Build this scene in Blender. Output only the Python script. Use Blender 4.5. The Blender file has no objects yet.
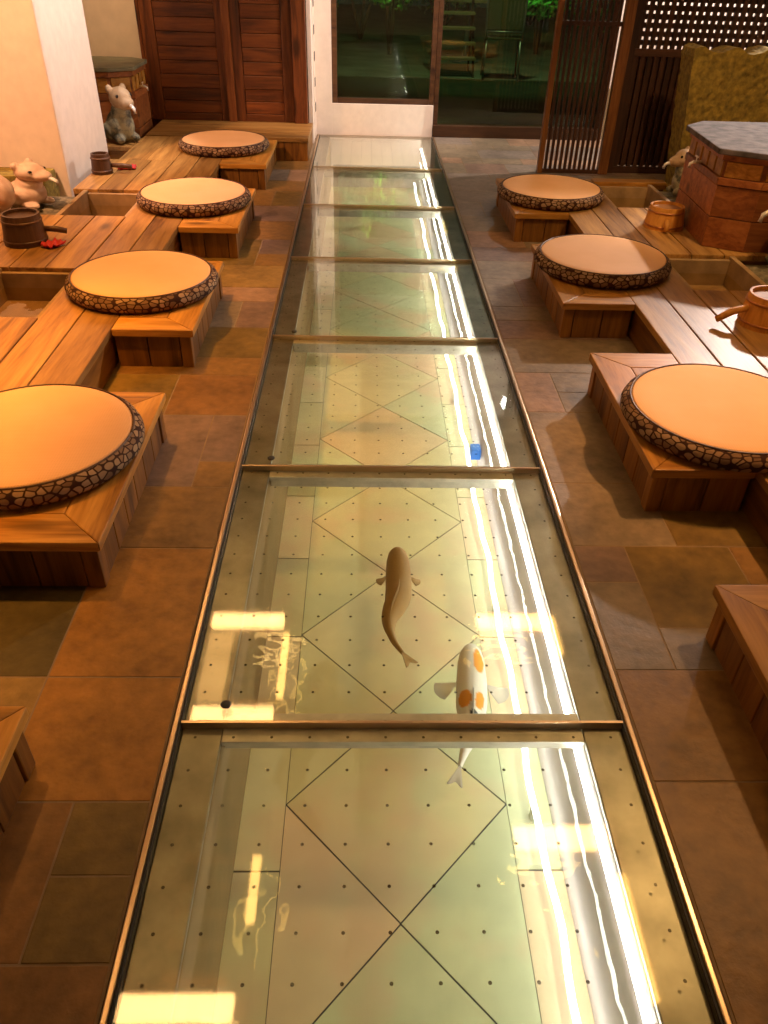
import bpy, bmesh, math, random
from mathutils import Vector, Matrix, Euler
random.seed(7)
S = bpy.context.scene
COL = S.collection
PI = math.pi
H = 0.176            # height of the wooden seat platforms

# ------------------------------------------------------------------ materials
def new_mat(name):
    m = bpy.data.materials.new(name); m.use_nodes = True
    nt = m.node_tree; nt.nodes.clear()
    out = nt.nodes.new('ShaderNodeOutputMaterial')
    return m, nt, out
def N(nt, t, **kw):
    n = nt.nodes.new(t)
    for k, v in kw.items():
        if k == 'ins':
            for a, b in v.items(): n.inputs[a].default_value = b
        else: setattr(n, k, v)
    return n
def L(nt, a, b): nt.links.new(a, b)
def math_n(nt, op, a, b=None, c=None):
    n = N(nt, 'ShaderNodeMath', operation=op)
    for i, v in enumerate((a, b, c)):
        if v is None: continue
        if hasattr(v, 'is_output'): L(nt, v, n.inputs[i])
        else: n.inputs[i].default_value = v
    return n.outputs[0]
def ramp(nt, fac, stops, interp='LINEAR'):
    r = N(nt, 'ShaderNodeValToRGB'); e = r.color_ramp; e.interpolation = interp
    while len(e.elements) < len(stops): e.elements.new(0.5)
    for el, (p, c) in zip(e.elements, stops):
        el.position = p; el.color = (*c, 1) if len(c) == 3 else c
    L(nt, fac, r.inputs[0]); return r.outputs[0]
def mixc(nt, fac, a, b, mode='MIX'):
    n = N(nt, 'ShaderNodeMix', data_type='RGBA', blend_type=mode)
    for i, v in ((0, fac), (6, a), (7, b)):
        if hasattr(v, 'is_output'): L(nt, v, n.inputs[i])
        elif i == 0: n.inputs[0].default_value = v
        else: n.inputs[i].default_value = (*v, 1)
    return n.outputs[2]
def principled(nt, out, color, rough=0.5, metal=0.0, bump=None, bstr=0.2, spec=0.5, bdist=0.01):
    p = N(nt, 'ShaderNodeBsdfPrincipled')
    if hasattr(color, 'is_output'): L(nt, color, p.inputs['Base Color'])
    else: p.inputs['Base Color'].default_value = (*color, 1)
    if hasattr(rough, 'is_output'): L(nt, rough, p.inputs['Roughness'])
    else: p.inputs['Roughness'].default_value = rough
    p.inputs['Metallic'].default_value = metal
    p.inputs['Specular IOR Level'].default_value = spec
    if bump is not None:
        b = N(nt, 'ShaderNodeBump'); b.inputs['Strength'].default_value = bstr
        b.inputs['Distance'].default_value = bdist
        L(nt, bump, b.inputs['Height']); L(nt, b.outputs[0], p.inputs['Normal'])
    L(nt, p.outputs[0], out.inputs[0]); return p
def coords(nt, scale=(1, 1, 1), rnd=True, tint=False):
    tc = N(nt, 'ShaderNodeTexCoord'); v = tc.outputs['Object']
    if rnd:
        oi = N(nt, 'ShaderNodeObjectInfo')
        add = N(nt, 'ShaderNodeVectorMath', operation='MULTIPLY_ADD')
        L(nt, oi.outputs['Random'], add.inputs[0]); add.inputs[1].default_value = (13, 17, 11)
        L(nt, v, add.inputs[2]); v = add.outputs[0]
    if tint:
        at = N(nt, 'ShaderNodeAttribute', attribute_name='tint')
        add = N(nt, 'ShaderNodeVectorMath', operation='MULTIPLY_ADD')
        L(nt, at.outputs['Color'], add.inputs[0]); add.inputs[1].default_value = (23, 31, 19)
        L(nt, v, add.inputs[2]); v = add.outputs[0]
    mp = N(nt, 'ShaderNodeMapping'); mp.inputs['Scale'].default_value = scale
    L(nt, v, mp.inputs[0]); return mp.outputs[0]
def noise(nt, vec, scale, detail=4, rough=0.55, dist=0.0):
    n = N(nt, 'ShaderNodeTexNoise'); n.inputs['Scale'].default_value = scale
    n.inputs['Detail'].default_value = detail; n.inputs['Roughness'].default_value = rough
    n.inputs['Distortion'].default_value = dist
    L(nt, vec, n.inputs['Vector']); return n.outputs[0]
def wood(name, axis, light, mid, dark, rough=0.38, knots=True, spec=0.4):
    m, nt, out = new_mat(name)
    sc = {'X': (1.1, 13, 13), 'Y': (13, 1.1, 13), 'Z': (13, 13, 1.1)}[axis]
    v = coords(nt, sc, tint=True)
    n1 = noise(nt, v, 1.0, 5, 0.6, 1.2)
    n2 = noise(nt, v, 4.5, 3, 0.6, 0.4)
    f = math_n(nt, 'MULTIPLY_ADD', n2, 0.35, math_n(nt, 'MULTIPLY', n1, 0.75))
    c = ramp(nt, f, [(0.36, dark), (0.52, mid), (0.7, light)])
    at = N(nt, 'ShaderNodeAttribute', attribute_name='tint')
    sepn = N(nt, 'ShaderNodeSeparateColor'); L(nt, at.outputs['Color'], sepn.inputs[0])
    val = math_n(nt, 'MULTIPLY_ADD', sepn.outputs[1], 0.55, 0.72)
    c = mixc(nt, 1.0, c, (1, 1, 1), 'MULTIPLY')
    hs = N(nt, 'ShaderNodeHueSaturation'); L(nt, c, hs.inputs['Color']); L(nt, val, hs.inputs['Value'])
    c = hs.outputs[0]
    if knots:
        sk = {'X': (3.0, 8, 8), 'Y': (8, 3.0, 8), 'Z': (8, 8, 3.0)}[axis]
        vk = coords(nt, sk, tint=True)
        vo = N(nt, 'ShaderNodeTexVoronoi'); vo.inputs['Scale'].default_value = 0.62
        L(nt, vk, vo.inputs['Vector'])
        kf = ramp(nt, vo.outputs['Distance'], [(0.08, (1, 1, 1)), (0.2, (0, 0, 0))])
        c = mixc(nt, math_n(nt, 'MULTIPLY', kf, 0.75), c, tuple(0.35 * q for q in dark))
    principled(nt, out, c, rough, bump=f, bstr=0.12, spec=spec); return m
def plain(name, col, rough=0.5, metal=0.0, var=0.15, scale=6, bstr=0.15, spec=0.5):
    m, nt, out = new_mat(name)
    n = noise(nt, coords(nt), scale, 5)
    c = ramp(nt, n, [(0.3, tuple(q * (1 - var) for q in col)), (0.7, tuple(min(1, q * (1 + var)) for q in col))])
    principled(nt, out, c, rough, metal, bump=n, bstr=bstr, spec=spec); return m
def emit(name, col, strength):
    m, nt, out = new_mat(name)
    e = N(nt, 'ShaderNodeEmission'); e.inputs[0].default_value = (*col, 1); e.inputs[1].default_value = strength
    L(nt, e.outputs[0], out.inputs[0]); return m
def tinted(name, rough, nscale, vmin=0.7, vmax=1.25, bstr=0.3, spec=0.5, blotch=None):
    """colour comes from each piece's own 'tint' attribute, varied by noise"""
    m, nt, out = new_mat(name)
    v = coords(nt, rnd=False)
    n = noise(nt, v, nscale, 6, 0.62, 0.3); n2 = noise(nt, v, nscale * 5, 4)
    f = math_n(nt, 'MULTIPLY_ADD', n2, 0.4, math_n(nt, 'MULTIPLY', n, 0.6))
    at = N(nt, 'ShaderNodeAttribute', attribute_name='tint')
    hs = N(nt, 'ShaderNodeHueSaturation'); L(nt, at.outputs['Color'], hs.inputs['Color'])
    mr = N(nt, 'ShaderNodeMapRange'); L(nt, f, mr.inputs[0])
    mr.inputs[1].default_value = 0.3; mr.inputs[2].default_value = 0.7
    mr.inputs[3].default_value = vmin; mr.inputs[4].default_value = vmax
    L(nt, mr.outputs[0], hs.inputs['Value']); c = hs.outputs[0]
    if blotch:
        nb = noise(nt, v, blotch[1], 3)
        c = mixc(nt, ramp(nt, nb, [(0.48, (0, 0, 0)), (0.64, (blotch[2],) * 3)]), c, blotch[0])
    principled(nt, out, c, rough, bump=f, bstr=bstr, spec=spec); return m
def sheet_glass(name, tint, f0, gloss_rough=0.015, dots=None, bump=False, power=5, cap=1.0):
    """a clear pane: passes light with a faint tint, mirrors more at grazing angles"""
    m, nt, out = new_mat(name)
    geo = N(nt, 'ShaderNodeNewGeometry')
    dot = N(nt, 'ShaderNodeVectorMath', operation='DOT_PRODUCT')
    L(nt, geo.outputs['Incoming'], dot.inputs[0]); L(nt, geo.outputs['Normal'], dot.inputs[1])
    c = math_n(nt, 'ABSOLUTE', dot.outputs['Value'])
    om = math_n(nt, 'SUBTRACT', 1.0, c)
    pw = math_n(nt, 'POWER', om, power)
    F = math_n(nt, 'MINIMUM', math_n(nt, 'MULTIPLY_ADD', pw, 1 - f0, f0), cap)
    tr = N(nt, 'ShaderNodeBsdfTransparent'); tr.inputs[0].default_value = (*tint, 1)
    gl = N(nt, 'ShaderNodeBsdfGlossy'); gl.inputs['Roughness'].default_value = gloss_rough
    gl.inputs['Color'].default_value = (0.97, 1.0, 0.97, 1)
    if bump:
        nn = noise(nt, coords(nt, rnd=False), 7, 2)
        b = N(nt, 'ShaderNodeBump'); b.inputs['Strength'].default_value = 0.25; b.inputs['Distance'].default_value = 0.02
        L(nt, nn, b.inputs['Height']); L(nt, b.outputs[0], gl.inputs['Normal'])
    mx = N(nt, 'ShaderNodeMixShader'); L(nt, F, mx.inputs[0]); L(nt, tr.outputs[0], mx.inputs[1]); L(nt, gl.outputs[0], mx.inputs[2])
    res = mx.outputs[0]
    if dots:
        pitch, rad, ox, oy = dots
        tc = N(nt, 'ShaderNodeTexCoord'); sp = N(nt, 'ShaderNodeSeparateXYZ'); L(nt, tc.outputs['Object'], sp.inputs[0])
        def cell(o, off):
            u = math_n(nt, 'DIVIDE', math_n(nt, 'SUBTRACT', o, off), pitch)
            fr = math_n(nt, 'SUBTRACT', u, math_n(nt, 'ROUND', u))
            return math_n(nt, 'POWER', math_n(nt, 'MULTIPLY', fr, pitch), 2)
        d2 = math_n(nt, 'ADD', cell(sp.outputs[0], ox), cell(sp.outputs[1], oy))
        msk = math_n(nt, 'LESS_THAN', d2, rad * rad)
        msk = math_n(nt, 'MULTIPLY', msk, math_n(nt, 'GREATER_THAN', sp.outputs[2], -0.002))
        df = N(nt, 'ShaderNodeBsdfDiffuse'); df.inputs[0].default_value = (0.09, 0.07, 0.03, 1)
        mx2 = N(nt, 'ShaderNodeMixShader'); L(nt, math_n(nt, 'MULTIPLY', msk, 0.75), mx2.inputs[0])
        L(nt, res, mx2.inputs[1]); L(nt, df.outputs[0], mx2.inputs[2]); res = mx2.outputs[0]
    L(nt, res, out.inputs[0]); return m

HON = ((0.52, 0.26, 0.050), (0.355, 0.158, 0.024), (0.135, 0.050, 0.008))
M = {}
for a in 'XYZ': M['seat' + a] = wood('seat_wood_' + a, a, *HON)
M['post_seat'] = wood('corner_post_wood', 'Z', (0.36, 0.165, 0.030), (0.25, 0.105, 0.017), (0.11, 0.04, 0.007))
DK = ((0.45, 0.25, 0.072), (0.31, 0.155, 0.040), (0.12, 0.049, 0.012))
for a in 'XY': M['deck' + a] = wood('deck_wood_' + a, a, *DK, rough=0.42)
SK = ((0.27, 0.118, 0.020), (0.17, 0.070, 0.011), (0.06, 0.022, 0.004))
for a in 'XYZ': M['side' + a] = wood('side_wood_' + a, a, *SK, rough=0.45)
DR = ((0.19, 0.056, 0.013), (0.105, 0.028, 0.007), (0.02, 0.006, 0.002))
for a in 'XZ': M['door' + a] = wood('door_wood_' + a, a, *DR, rough=0.4)
BX = ((0.36, 0.13, 0.035), (0.24, 0.075, 0.02), (0.11, 0.03, 0.01))
for a in 'XZ': M['box' + a] = wood('box_wood_' + a, a, *BX, rough=0.4)
M['lattice'] = wood('lattice_wood', 'Z', (0.085, 0.034, 0.016), (0.05, 0.02, 0.01), (0.02, 0.008, 0.004), rough=0.45, knots=False)
M['latticeX'] = wood('lattice_wood_rail', 'X', (0.085, 0.034, 0.016), (0.05, 0.02, 0.01), (0.02, 0.008, 0.004), rough=0.45, knots=False)
M['post'] = wood('screen_post_wood', 'Z', (0.26, 0.11, 0.03), (0.17, 0.065, 0.018), (0.08, 0.03, 0.01), knots=False)
M['frame'] = wood('window_frame_wood', 'X', (0.11, 0.05, 0.02), (0.07, 0.03, 0.012), (0.03, 0.012, 0.006), knots=False)
M['bucket'] = wood('bucket_wood', 'Z', (0.70, 0.33, 0.06), (0.56, 0.24, 0.036), (0.36, 0.13, 0.02), rough=0.6, knots=False)
M['bucket_dark'] = wood('dark_bucket_wood', 'Z', (0.12, 0.06, 0.03), (0.075, 0.035, 0.018), (0.035, 0.015, 0.008), rough=0.4, knots=False)
M['bucket_in'] = wood('bucket_base_wood', 'X', (0.42, 0.22, 0.11), (0.32, 0.16, 0.07), (0.22, 0.1, 0.04), rough=0.6, knots=False)
M['hoop'] = plain('copper_hoop', (0.45, 0.18, 0.06), 0.35, 0.6, scale=30)
M['ceilwood'] = wood('ceiling_wood', 'Y', (0.16, 0.09, 0.035), (0.11, 0.06, 0.022), (0.06, 0.03, 0.012), rough=0.6, knots=False)
M['slate'] = tinted('slate_tiles', 0.45, 5.0, 0.5, 1.5, 0.5, 0.4)
M['grout'] = plain('floor_grout', (0.26, 0.18, 0.10), 0.9, scale=20)
M['chtile'] = tinted('channel_tiles', 0.85, 3.0, 0.88, 1.1, 0.05, 0.08, blotch=((0.80, 0.54, 0.36), 3.2, 0.6))
M['chgrout'] = plain('channel_grout', (0.07, 0.07, 0.075), 0.9, scale=20)
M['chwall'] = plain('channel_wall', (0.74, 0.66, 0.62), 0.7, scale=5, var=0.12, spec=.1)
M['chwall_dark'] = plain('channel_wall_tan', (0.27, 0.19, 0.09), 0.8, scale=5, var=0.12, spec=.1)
M['plaster'] = plain('white_plaster', (0.80, 0.68, 0.58), 0.85, scale=14, var=0.05, bstr=0.25)
M['wallwarm'] = plain('cream_plaster', (0.74, 0.58, 0.42), 0.85, scale=9, var=0.06, bstr=0.3)
M['steel'] = plain('brushed_steel', (0.58, 0.55, 0.46), 0.42, 0.55, scale=18, var=0.18, bstr=.03)
M['ledge'] = plain('galvanised_ledge', (0.30, 0.28, 0.22), 0.36, 0.85, scale=9, var=0.3, bstr=0.08)
M['rail'] = plain('bronze_rail', (0.72, 0.54, 0.36), 0.3, 1.0, scale=3, var=0.06, bstr=0.01)
M['black'] = plain('black_rubber', (0.015, 0.014, 0.012), 0.6)
M['stone'] = plain('mossy_stone', (0.22, 0.155, 0.022), 0.9, scale=30, var=0.5, bstr=1.0)
M['basin'] = plain('basin_stone', (0.34, 0.22, 0.10), 0.7, scale=9, var=0.3, bstr=0.5)
M['pebble'] = plain('ledge_stone', (0.17, 0.14, 0.08), 0.8, scale=24, var=0.6, bstr=1.0)
M['slatelid'] = plain('slate_lid', (0.085, 0.07, 0.072), 0.85, scale=14, var=0.7, bstr=0.8)
M['olivelid'] = plain('olive_slate_lid', (0.15, 0.14, 0.08), 0.5, scale=6, var=0.35, bstr=0.8)
M['whitemetal'] = plain('pale_tap_metal', (0.8, 0.76, 0.7), 0.3, 0.3)
M['eye'] = plain('dark_eye', (0.01, 0.01, 0.01), 0.2)
M['red'] = plain('red_cloth', (0.42, 0.012, 0.012), 0.6, scale=30)
M['blue'] = plain('blue_block', (0.01, 0.20, 0.85), 0.5)
M['lawn'] = plain('dark_lawn', (0.015, 0.03, 0.008), 0.9, scale=5, var=0.5)
M['paving'] = plain('patio_paving', (0.16, 0.17, 0.12), 0.8, scale=2, var=0.35)
M['leaf'] = plain('shrub_leaf', (0.08, 0.20, 0.03), 0.5, scale=3, var=0.6)
M['stem'] = plain('shrub_stem', (0.05, 0.03, 0.015), 0.8)
M['chairmetal'] = plain('patio_metal', (0.35, 0.36, 0.33), 0.4, 0.8)
M['chairback'] = plain('patio_mesh', (0.07, 0.08, 0.03), 0.8, scale=60, var=0.4)
M['tabletop'] = plain('patio_table', (0.20, 0.17, 0.07), 0.6)
M['led'] = emit('led_strip_light', (0.97, 0.95, 1.0), 9)
M['led2'] = emit('upper_led_light', (1.0, 0.97, 0.88), 62)
M['warmlamp'] = emit('warm_lamp_diffuser', (1.0, 0.55, 0.20), 25)
M['warmside'] = emit('amber_lamp_side', (1.0, 0.55, 0.14), 16)
M['ambside'] = emit('dim_amber_lamp_side', (1.0, 0.50, 0.16), 5)
M['downlamp'] = emit('downlight_lamp', (0.9, 1.0, 0.92), 25)
M['glass'] = sheet_glass('floor_glass', (0.965, 0.985, 0.96), 0.042, 0.035, dots=(0.0885, 0.0036, 0.044, 0.0))
M['water'] = sheet_glass('channel_water', (0.95, 0.98, 0.92), 0.02, 0.03, bump=True)
M['bathwater'] = sheet_glass('bath_water', (0.90, 0.84, 0.70), 0.03, 0.04, bump=True)
M['winglass'] = sheet_glass('window_glass', (0.75, 0.86, 0.72), 0.05, 0.01)

def cushion_border_mat():
    m, nt, out = new_mat('pebble_print_fabric')
    v = coords(nt)
    # the printed strip is wrapped around the cushion: map it by angle and height
    tc = N(nt, 'ShaderNodeTexCoord'); xyz = N(nt, 'ShaderNodeSeparateXYZ'); L(nt, tc.outputs['Object'], xyz.inputs[0])
    ang = math_n(nt, 'MULTIPLY', math_n(nt, 'ARCTAN2', xyz.outputs[1], xyz.outputs[0]), 0.335)
    rad = math_n(nt, 'SQRT', math_n(nt, 'ADD', math_n(nt, 'POWER', xyz.outputs[0], 2), math_n(nt, 'POWER', xyz.outputs[1], 2)))
    oi = N(nt, 'ShaderNodeObjectInfo')
    cv = N(nt, 'ShaderNodeCombineXYZ'); L(nt, math_n(nt, 'MULTIPLY_ADD', oi.outputs['Random'], 7.3, ang), cv.inputs[0])
    L(nt, math_n(nt, 'MULTIPLY_ADD', xyz.outputs[2], 1.25, math_n(nt, 'MULTIPLY', rad, -1)), cv.inputs[1])
    vo = N(nt, 'ShaderNodeTexVoronoi', feature='DISTANCE_TO_EDGE', voronoi_dimensions='2D'); vo.inputs['Scale'].default_value = 33
    vc = N(nt, 'ShaderNodeTexVoronoi', voronoi_dimensions='2D'); vc.inputs['Scale'].default_value = 33
    L(nt, cv.outputs[0], vo.inputs['Vector']); L(nt, cv.outputs[0], vc.inputs['Vector'])
    sp = N(nt, 'ShaderNodeSeparateColor'); L(nt, vc.outputs['Color'], sp.inputs[0])
    pale = ramp(nt, sp.outputs[0], [(0.0, (0.16, 0.09, 0.05)), (0.5, (0.26, 0.16, 0.085)), (1.0, (0.36, 0.24, 0.14))])
    vo.inputs['Randomness'].default_value = vc.inputs['Randomness'].default_value = 0.9
    f = math_n(nt, 'MULTIPLY', ramp(nt, vo.outputs['Distance'], [(0.07, (0, 0, 0)), (0.12, (1, 1, 1))]), ramp(nt, vc.outputs['Distance'], [(0.50, (1, 1, 1)), (0.60, (0, 0, 0))]))
    c = mixc(nt, f, (0.035, 0.013, 0.009), pale)
    wv = noise(nt, v, 300, 1)
    principled(nt, out, c, 0.85, bump=wv, bstr=0.1, spec=0.2); return m
def cushion_top_mat():
    m, nt, out = new_mat('woven_straw')
    v = coords(nt)
    w1 = N(nt, 'ShaderNodeTexWave', bands_direction='X'); w1.inputs['Scale'].default_value = 40
    w2 = N(nt, 'ShaderNodeTexWave', bands_direction='Y'); w2.inputs['Scale'].default_value = 40
    L(nt, v, w1.inputs[0]); L(nt, v, w2.inputs[0])
    f = math_n(nt, 'MULTIPLY', w1.outputs['Fac'], w2.outputs['Fac'])
    n = noise(nt, v, 3, 4)
    c = ramp(nt, n, [(0.3, (0.76, 0.43, 0.20)), (0.7, (0.84, 0.50, 0.26))])
    c = mixc(nt, math_n(nt, 'MULTIPLY', f, 0.35), c, (0.60, 0.35, 0.14))
    principled(nt, out, c, 0.7, bump=f, bstr=0.15, spec=0.25, bdist=0.004); return m
M['border'] = cushion_border_mat(); M['straw'] = cushion_top_mat()
def mottled(name, a, b, scale, rough=0.6):
    m, nt, out = new_mat(name)
    n = noise(nt, coords(nt), scale, 5, 0.6, 0.5)
    c = ramp(nt, n, [(0.42, a), (0.58, b)])
    principled(nt, out, c, rough, bump=n, bstr=0.5); return m
M['paleglaze'] = mottled('pale_stone', (0.36, 0.24, 0.13), (0.48, 0.35, 0.22), 12)
M['darkglaze'] = mottled('mottled_stone', (0.05, 0.055, 0.04), (0.28, 0.25, 0.15), 14)
M['pinkstone'] = mottled('pinkish_stone', (0.62, 0.42, 0.30), (0.72, 0.55, 0.42), 9)
M['vcol'] = tinted('koi_skin', 0.6, 30, 0.95, 1.05, 0.03)
def fin_mat(name, col, alpha):
    m, nt, out = new_mat(name)
    p = principled(nt, out, col, 0.4); p.inputs['Alpha'].default_value = alpha; return m
M['finwhite'] = fin_mat('white_fin', (0.85, 0.80, 0.78), 0.6)
M['fintan'] = fin_mat('tan_fin', (0.55, 0.34, 0.13), 0.65)

# ------------------------------------------------------------------ mesh helpers
class MB:
    def __init__(self):
        self.bm = bmesh.new(); self.lay = self.bm.loops.layers.float_color.new('tint')
    def _paint(self, faces, t):
        for f in faces:
            for l in f.loops: l[self.lay] = t
    def rt(self):
        return (random.random(), random.random(), random.random(), 1)
    def _close(self, before, tint):
        fs = [f for f in self.bm.faces if f not in before]
        self._paint(fs, tint or self.rt()); return fs
    def poly(self, pts, z0, z1, bevel=0.0, tint=None, taper=None):
        """prism over polygon pts; taper = list of top points"""
        before = set(self.bm.faces)
        top = taper or pts
        lo = [self.bm.verts.new((p[0], p[1], z0)) for p in pts]
        hi = [self.bm.verts.new((p[0], p[1], z1)) for p in top]
        n = len(pts); fs = []
        fs.append(self.bm.faces.new(lo[::-1])); fs.append(self.bm.faces.new(hi))
        for i in range(n): fs.append(self.bm.faces.new((lo[i], lo[(i + 1) % n], hi[(i + 1) % n], hi[i])))
        bmesh.ops.recalc_face_normals(self.bm, faces=fs)
        if bevel:
            es = list({e for f in fs for e in f.edges})
            bmesh.ops.bevel(self.bm, geom=es, offset=bevel, segments=2, affect='EDGES', profile=0.6)
        self._close(before, tint); return self
    def box(self, x0, x1, y0, y1, z0, z1, bevel=0.004, tint=None):
        x0, x1 = sorted((x0, x1)); y0, y1 = sorted((y0, y1)); z0, z1 = sorted((z0, z1))
        return self.poly([(x0, y0), (x1, y0), (x1, y1), (x0, y1)], z0, z1, bevel, tint)
    def lathe(self, prof, seg=40, c=(0, 0), tint=None, closed=False):
        before = set(self.bm.faces); rings = []
        for r, z in prof:
            if r < 1e-6: rings.append([self.bm.verts.new((c[0], c[1], z))])
            else: rings.append([self.bm.verts.new((c[0] + r * math.cos(2 * PI * i / seg), c[1] + r * math.sin(2 * PI * i / seg), z)) for i in range(seg)])
        fs = []
        pairs = list(zip(rings, rings[1:])) + ([(rings[-1], rings[0])] if closed else [])
        for a, b in pairs:
            for i in range(seg):
                j = (i + 1) % seg
                if len(a) == 1 and len(b) == 1: continue
                if len(a) == 1: q = (a[0], b[j], b[i])
                elif len(b) == 1: q = (a[i], a[j], b[0])
                else: q = (a[i], a[j], b[j], b[i])
                fs.append(self.bm.faces.new(q))
        bmesh.ops.recalc_face_normals(self.bm, faces=fs)
        self._close(before, tint); return self
    def tube(self, pts, rad, seg=10, tint=None):
        before = set(self.bm.faces); rings = []
        pts = [Vector(p) for p in pts]; n = len(pts)
        rads = rad if isinstance(rad, (list, tuple)) else [rad] * n
        ref = Vector((0, 0, 1))
        for i, p in enumerate(pts):
            d = (pts[min(i + 1, n - 1)] - pts[max(i - 1, 0)]).normalized()
            if abs(d.dot(ref)) > 0.95: ref = Vector((0, 1, 0)) if abs(d.y) < 0.9 else Vector((1, 0, 0))
            a = d.cross(ref).normalized(); b = d.cross(a)
            rings.append([self.bm.verts.new(p + rads[i] * (a * math.cos(2 * PI * k / seg) + b * math.sin(2 * PI * k / seg))) for k in range(seg)])
        fs = [self.bm.faces.new(rings[0]), self.bm.faces.new(rings[-1][::-1])]
        for a, b in zip(rings, rings[1:]):
            for k in range(seg): fs.append(self.bm.faces.new((a[k], a[(k + 1) % seg], b[(k + 1) % seg], b[k])))
        bmesh.ops.recalc_face_normals(self.bm, faces=fs)
        self._close(before, tint); return self
    def ball(self, c, r, seg=20, tint=None):
        before = set(self.bm.faces)
        r = r if isinstance(r, (tuple, list)) else (r, r, r)
        bmesh.ops.create_uvsphere(self.bm, u_segments=seg, v_segments=seg // 2 + 2, radius=1,
                                  matrix=Matrix.Translation(c) @ Matrix.Diagonal((*r, 1)))
        self._close(before, tint); return self
    def raw(self, verts, faces, tint=None):
        before = set(self.bm.faces)
        vs = [self.bm.verts.new(v) for v in verts]
        for f in faces: self.bm.faces.new([vs[i] for i in f])
        self._close(before, tint); return self
    def build(self, name, mat, parent=None, loc=None, smooth=False):
        me = bpy.data.meshes.new(name); self.bm.to_mesh(me); self.bm.free()
        o = bpy.data.objects.new(name, me); COL.objects.link(o)
        me.materials.append(M[mat] if isinstance(mat, str) else mat)
        if smooth: me.polygons.foreach_set('use_smooth', [True] * len(me.polygons))
        if parent is not None: o.parent = parent
        if loc: o.location = loc
        return o
def thing(name, label, cat, loc=(0, 0, 0), rz=0, group=None):
    o = bpy.data.objects.new(name, None); COL.objects.link(o); o.empty_display_size = 0.05
    o.location = loc; o.rotation_euler = (0, 0, rz); tag(o, label, cat, group); return o
def tag(o, label, cat, group=None, kind=None):
    if label: o['label'] = label
    if cat: o['category'] = cat
    if group: o['group'] = group
    if kind: o['kind'] = kind
    return o
def struct(o, label=None, cat=None):
    o['kind'] = 'structure'
    return tag(o, label, cat)
def dup(root, loc, label, rz=None, scale=None):
    def cp(o, par):
        c = o.copy(); COL.objects.link(c)
        if par is not None: c.parent = par
        for ch in list(o.children): cp(ch, c)
        return c
    r = cp(root, None); r.location = loc; r['label'] = label
    if rz is not None: r.rotation_euler = (0, 0, rz)
    if scale is not None: r.scale = scale
    return r

# ------------------------------------------------------------------ floor
C = dict(rust=(0.27, 0.11, 0.025), brown=(0.17, 0.085, 0.04), redbr=(0.14, 0.058, 0.03), olive=(0.10, 0.065, 0.025),
         dkol=(0.05, 0.042, 0.02), purple=(0.125, 0.085, 0.085), grey=(0.14, 0.12, 0.10), pink=(0.235, 0.145, 0.11),
         blue=(0.125, 0.115, 0.12), tan=(0.20, 0.125, 0.065))
_m = (0.135, 0.078, 0.030)
C = {k: tuple(.62 * v[i] + .38 * _m[i] for i in range(3)) for k, v in C.items()}
C['dkol'] = (.055, .04, .02)
C = {k: (v[0] * 1.5, v[1] * 1.5, v[2] * (1.35 if k in ('grey', 'purple', 'blue', 'pink') else .9)) for k, v in C.items()}
tiles = []
def T(x0, x1, y0, y1, c): tiles.append((x0, x1, y0, y1, C[c]))
a, b = -0.552, -1.5
T(a, b, .25, .644, 'redbr'); T(a, -.715, .644, .808, 'olive'); T(a, -.715, .808, .972, 'olive'); T(-.715, b, .644, .972, 'redbr')
T(a, -.885, .972, 1.32, 'rust'); T(-.885, b, .972, 1.32, 'tan'); T(a, -.885, 1.32, 1.83, 'rust'); T(-.885, b, 1.32, 1.83, 'dkol')
T(a, b, 1.83, 2.157, 'brown'); T(a, -.68, 2.157, 2.315, 'brown'); T(a, -.68, 2.315, 2.645, 'purple'); T(-.68, b, 2.157, 2.645, 'purple')
T(a, -.875, 2.645, 2.985, 'redbr'); T(-.875, b, 2.645, 2.985, 'olive'); T(a, b, 2.985, 3.156, 'brown'); T(a, b, 3.156, 3.485, 'olive')
T(a, -.715, 3.485, 3.813, 'purple'); T(-.715, b, 3.485, 3.813, 'grey'); T(a, b, 3.813, 4.009, 'pink'); T(a, b, 4.009, 4.35, 'tan')
T(a, -.724, 4.35, 4.55, 'brown'); T(a, -.724, 4.55, 4.82, 'purple'); T(-.724, b, 4.35, 4.82, 'olive')
T(a, b, 4.82, 5.2, 'brown'); T(a, b, 5.2, 5.56, 'purple'); T(a, -.75, 5.56, 5.95, 'olive'); T(-.75, b, 5.56, 5.95, 'brown')
T(a, b, 5.95, 6.25, 'brown'); T(a, -.7, 6.25, 6.6, 'pink'); T(-.7, b, 6.25, 6.6, 'blue'); T(a, b, 6.6, 7.0, 'brown')
a, b = 0.552, 1.5
T(a, b, .25, 1.018, 'brown'); T(a, b, 1.018, 1.347, 'brown'); T(a, .711, 1.347, 1.687, 'grey'); T(a, .711, 1.687, 1.855, 'purple')
T(.711, b, 1.347, 1.5, 'grey'); T(.711, 1.04, 1.5, 1.855, 'olive'); T(1.04, b, 1.5, 1.855, 'brown')
T(a, .88, 1.855, 2.2, 'grey'); T(.88, b, 1.855, 2.2, 'olive'); T(a, b, 2.2, 2.7, 'grey')
T(a, .705, 2.7, 3.05, 'pink'); T(.705, b, 2.7, 2.87, 'grey'); T(.705, b, 2.87, 3.05, 'grey')
T(a, b, 3.05, 3.4, 'grey'); T(a, b, 3.4, 3.62, 'purple'); T(a, b, 3.62, 3.8, 'grey'); T(a, .72, 3.8, 4.2, 'grey'); T(.72, b, 3.8, 4.2, 'purple')
T(a, b, 4.2, 4.5, 'grey'); T(a, b, 4.5, 4.75, 'purple')
y = 4.75
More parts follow.
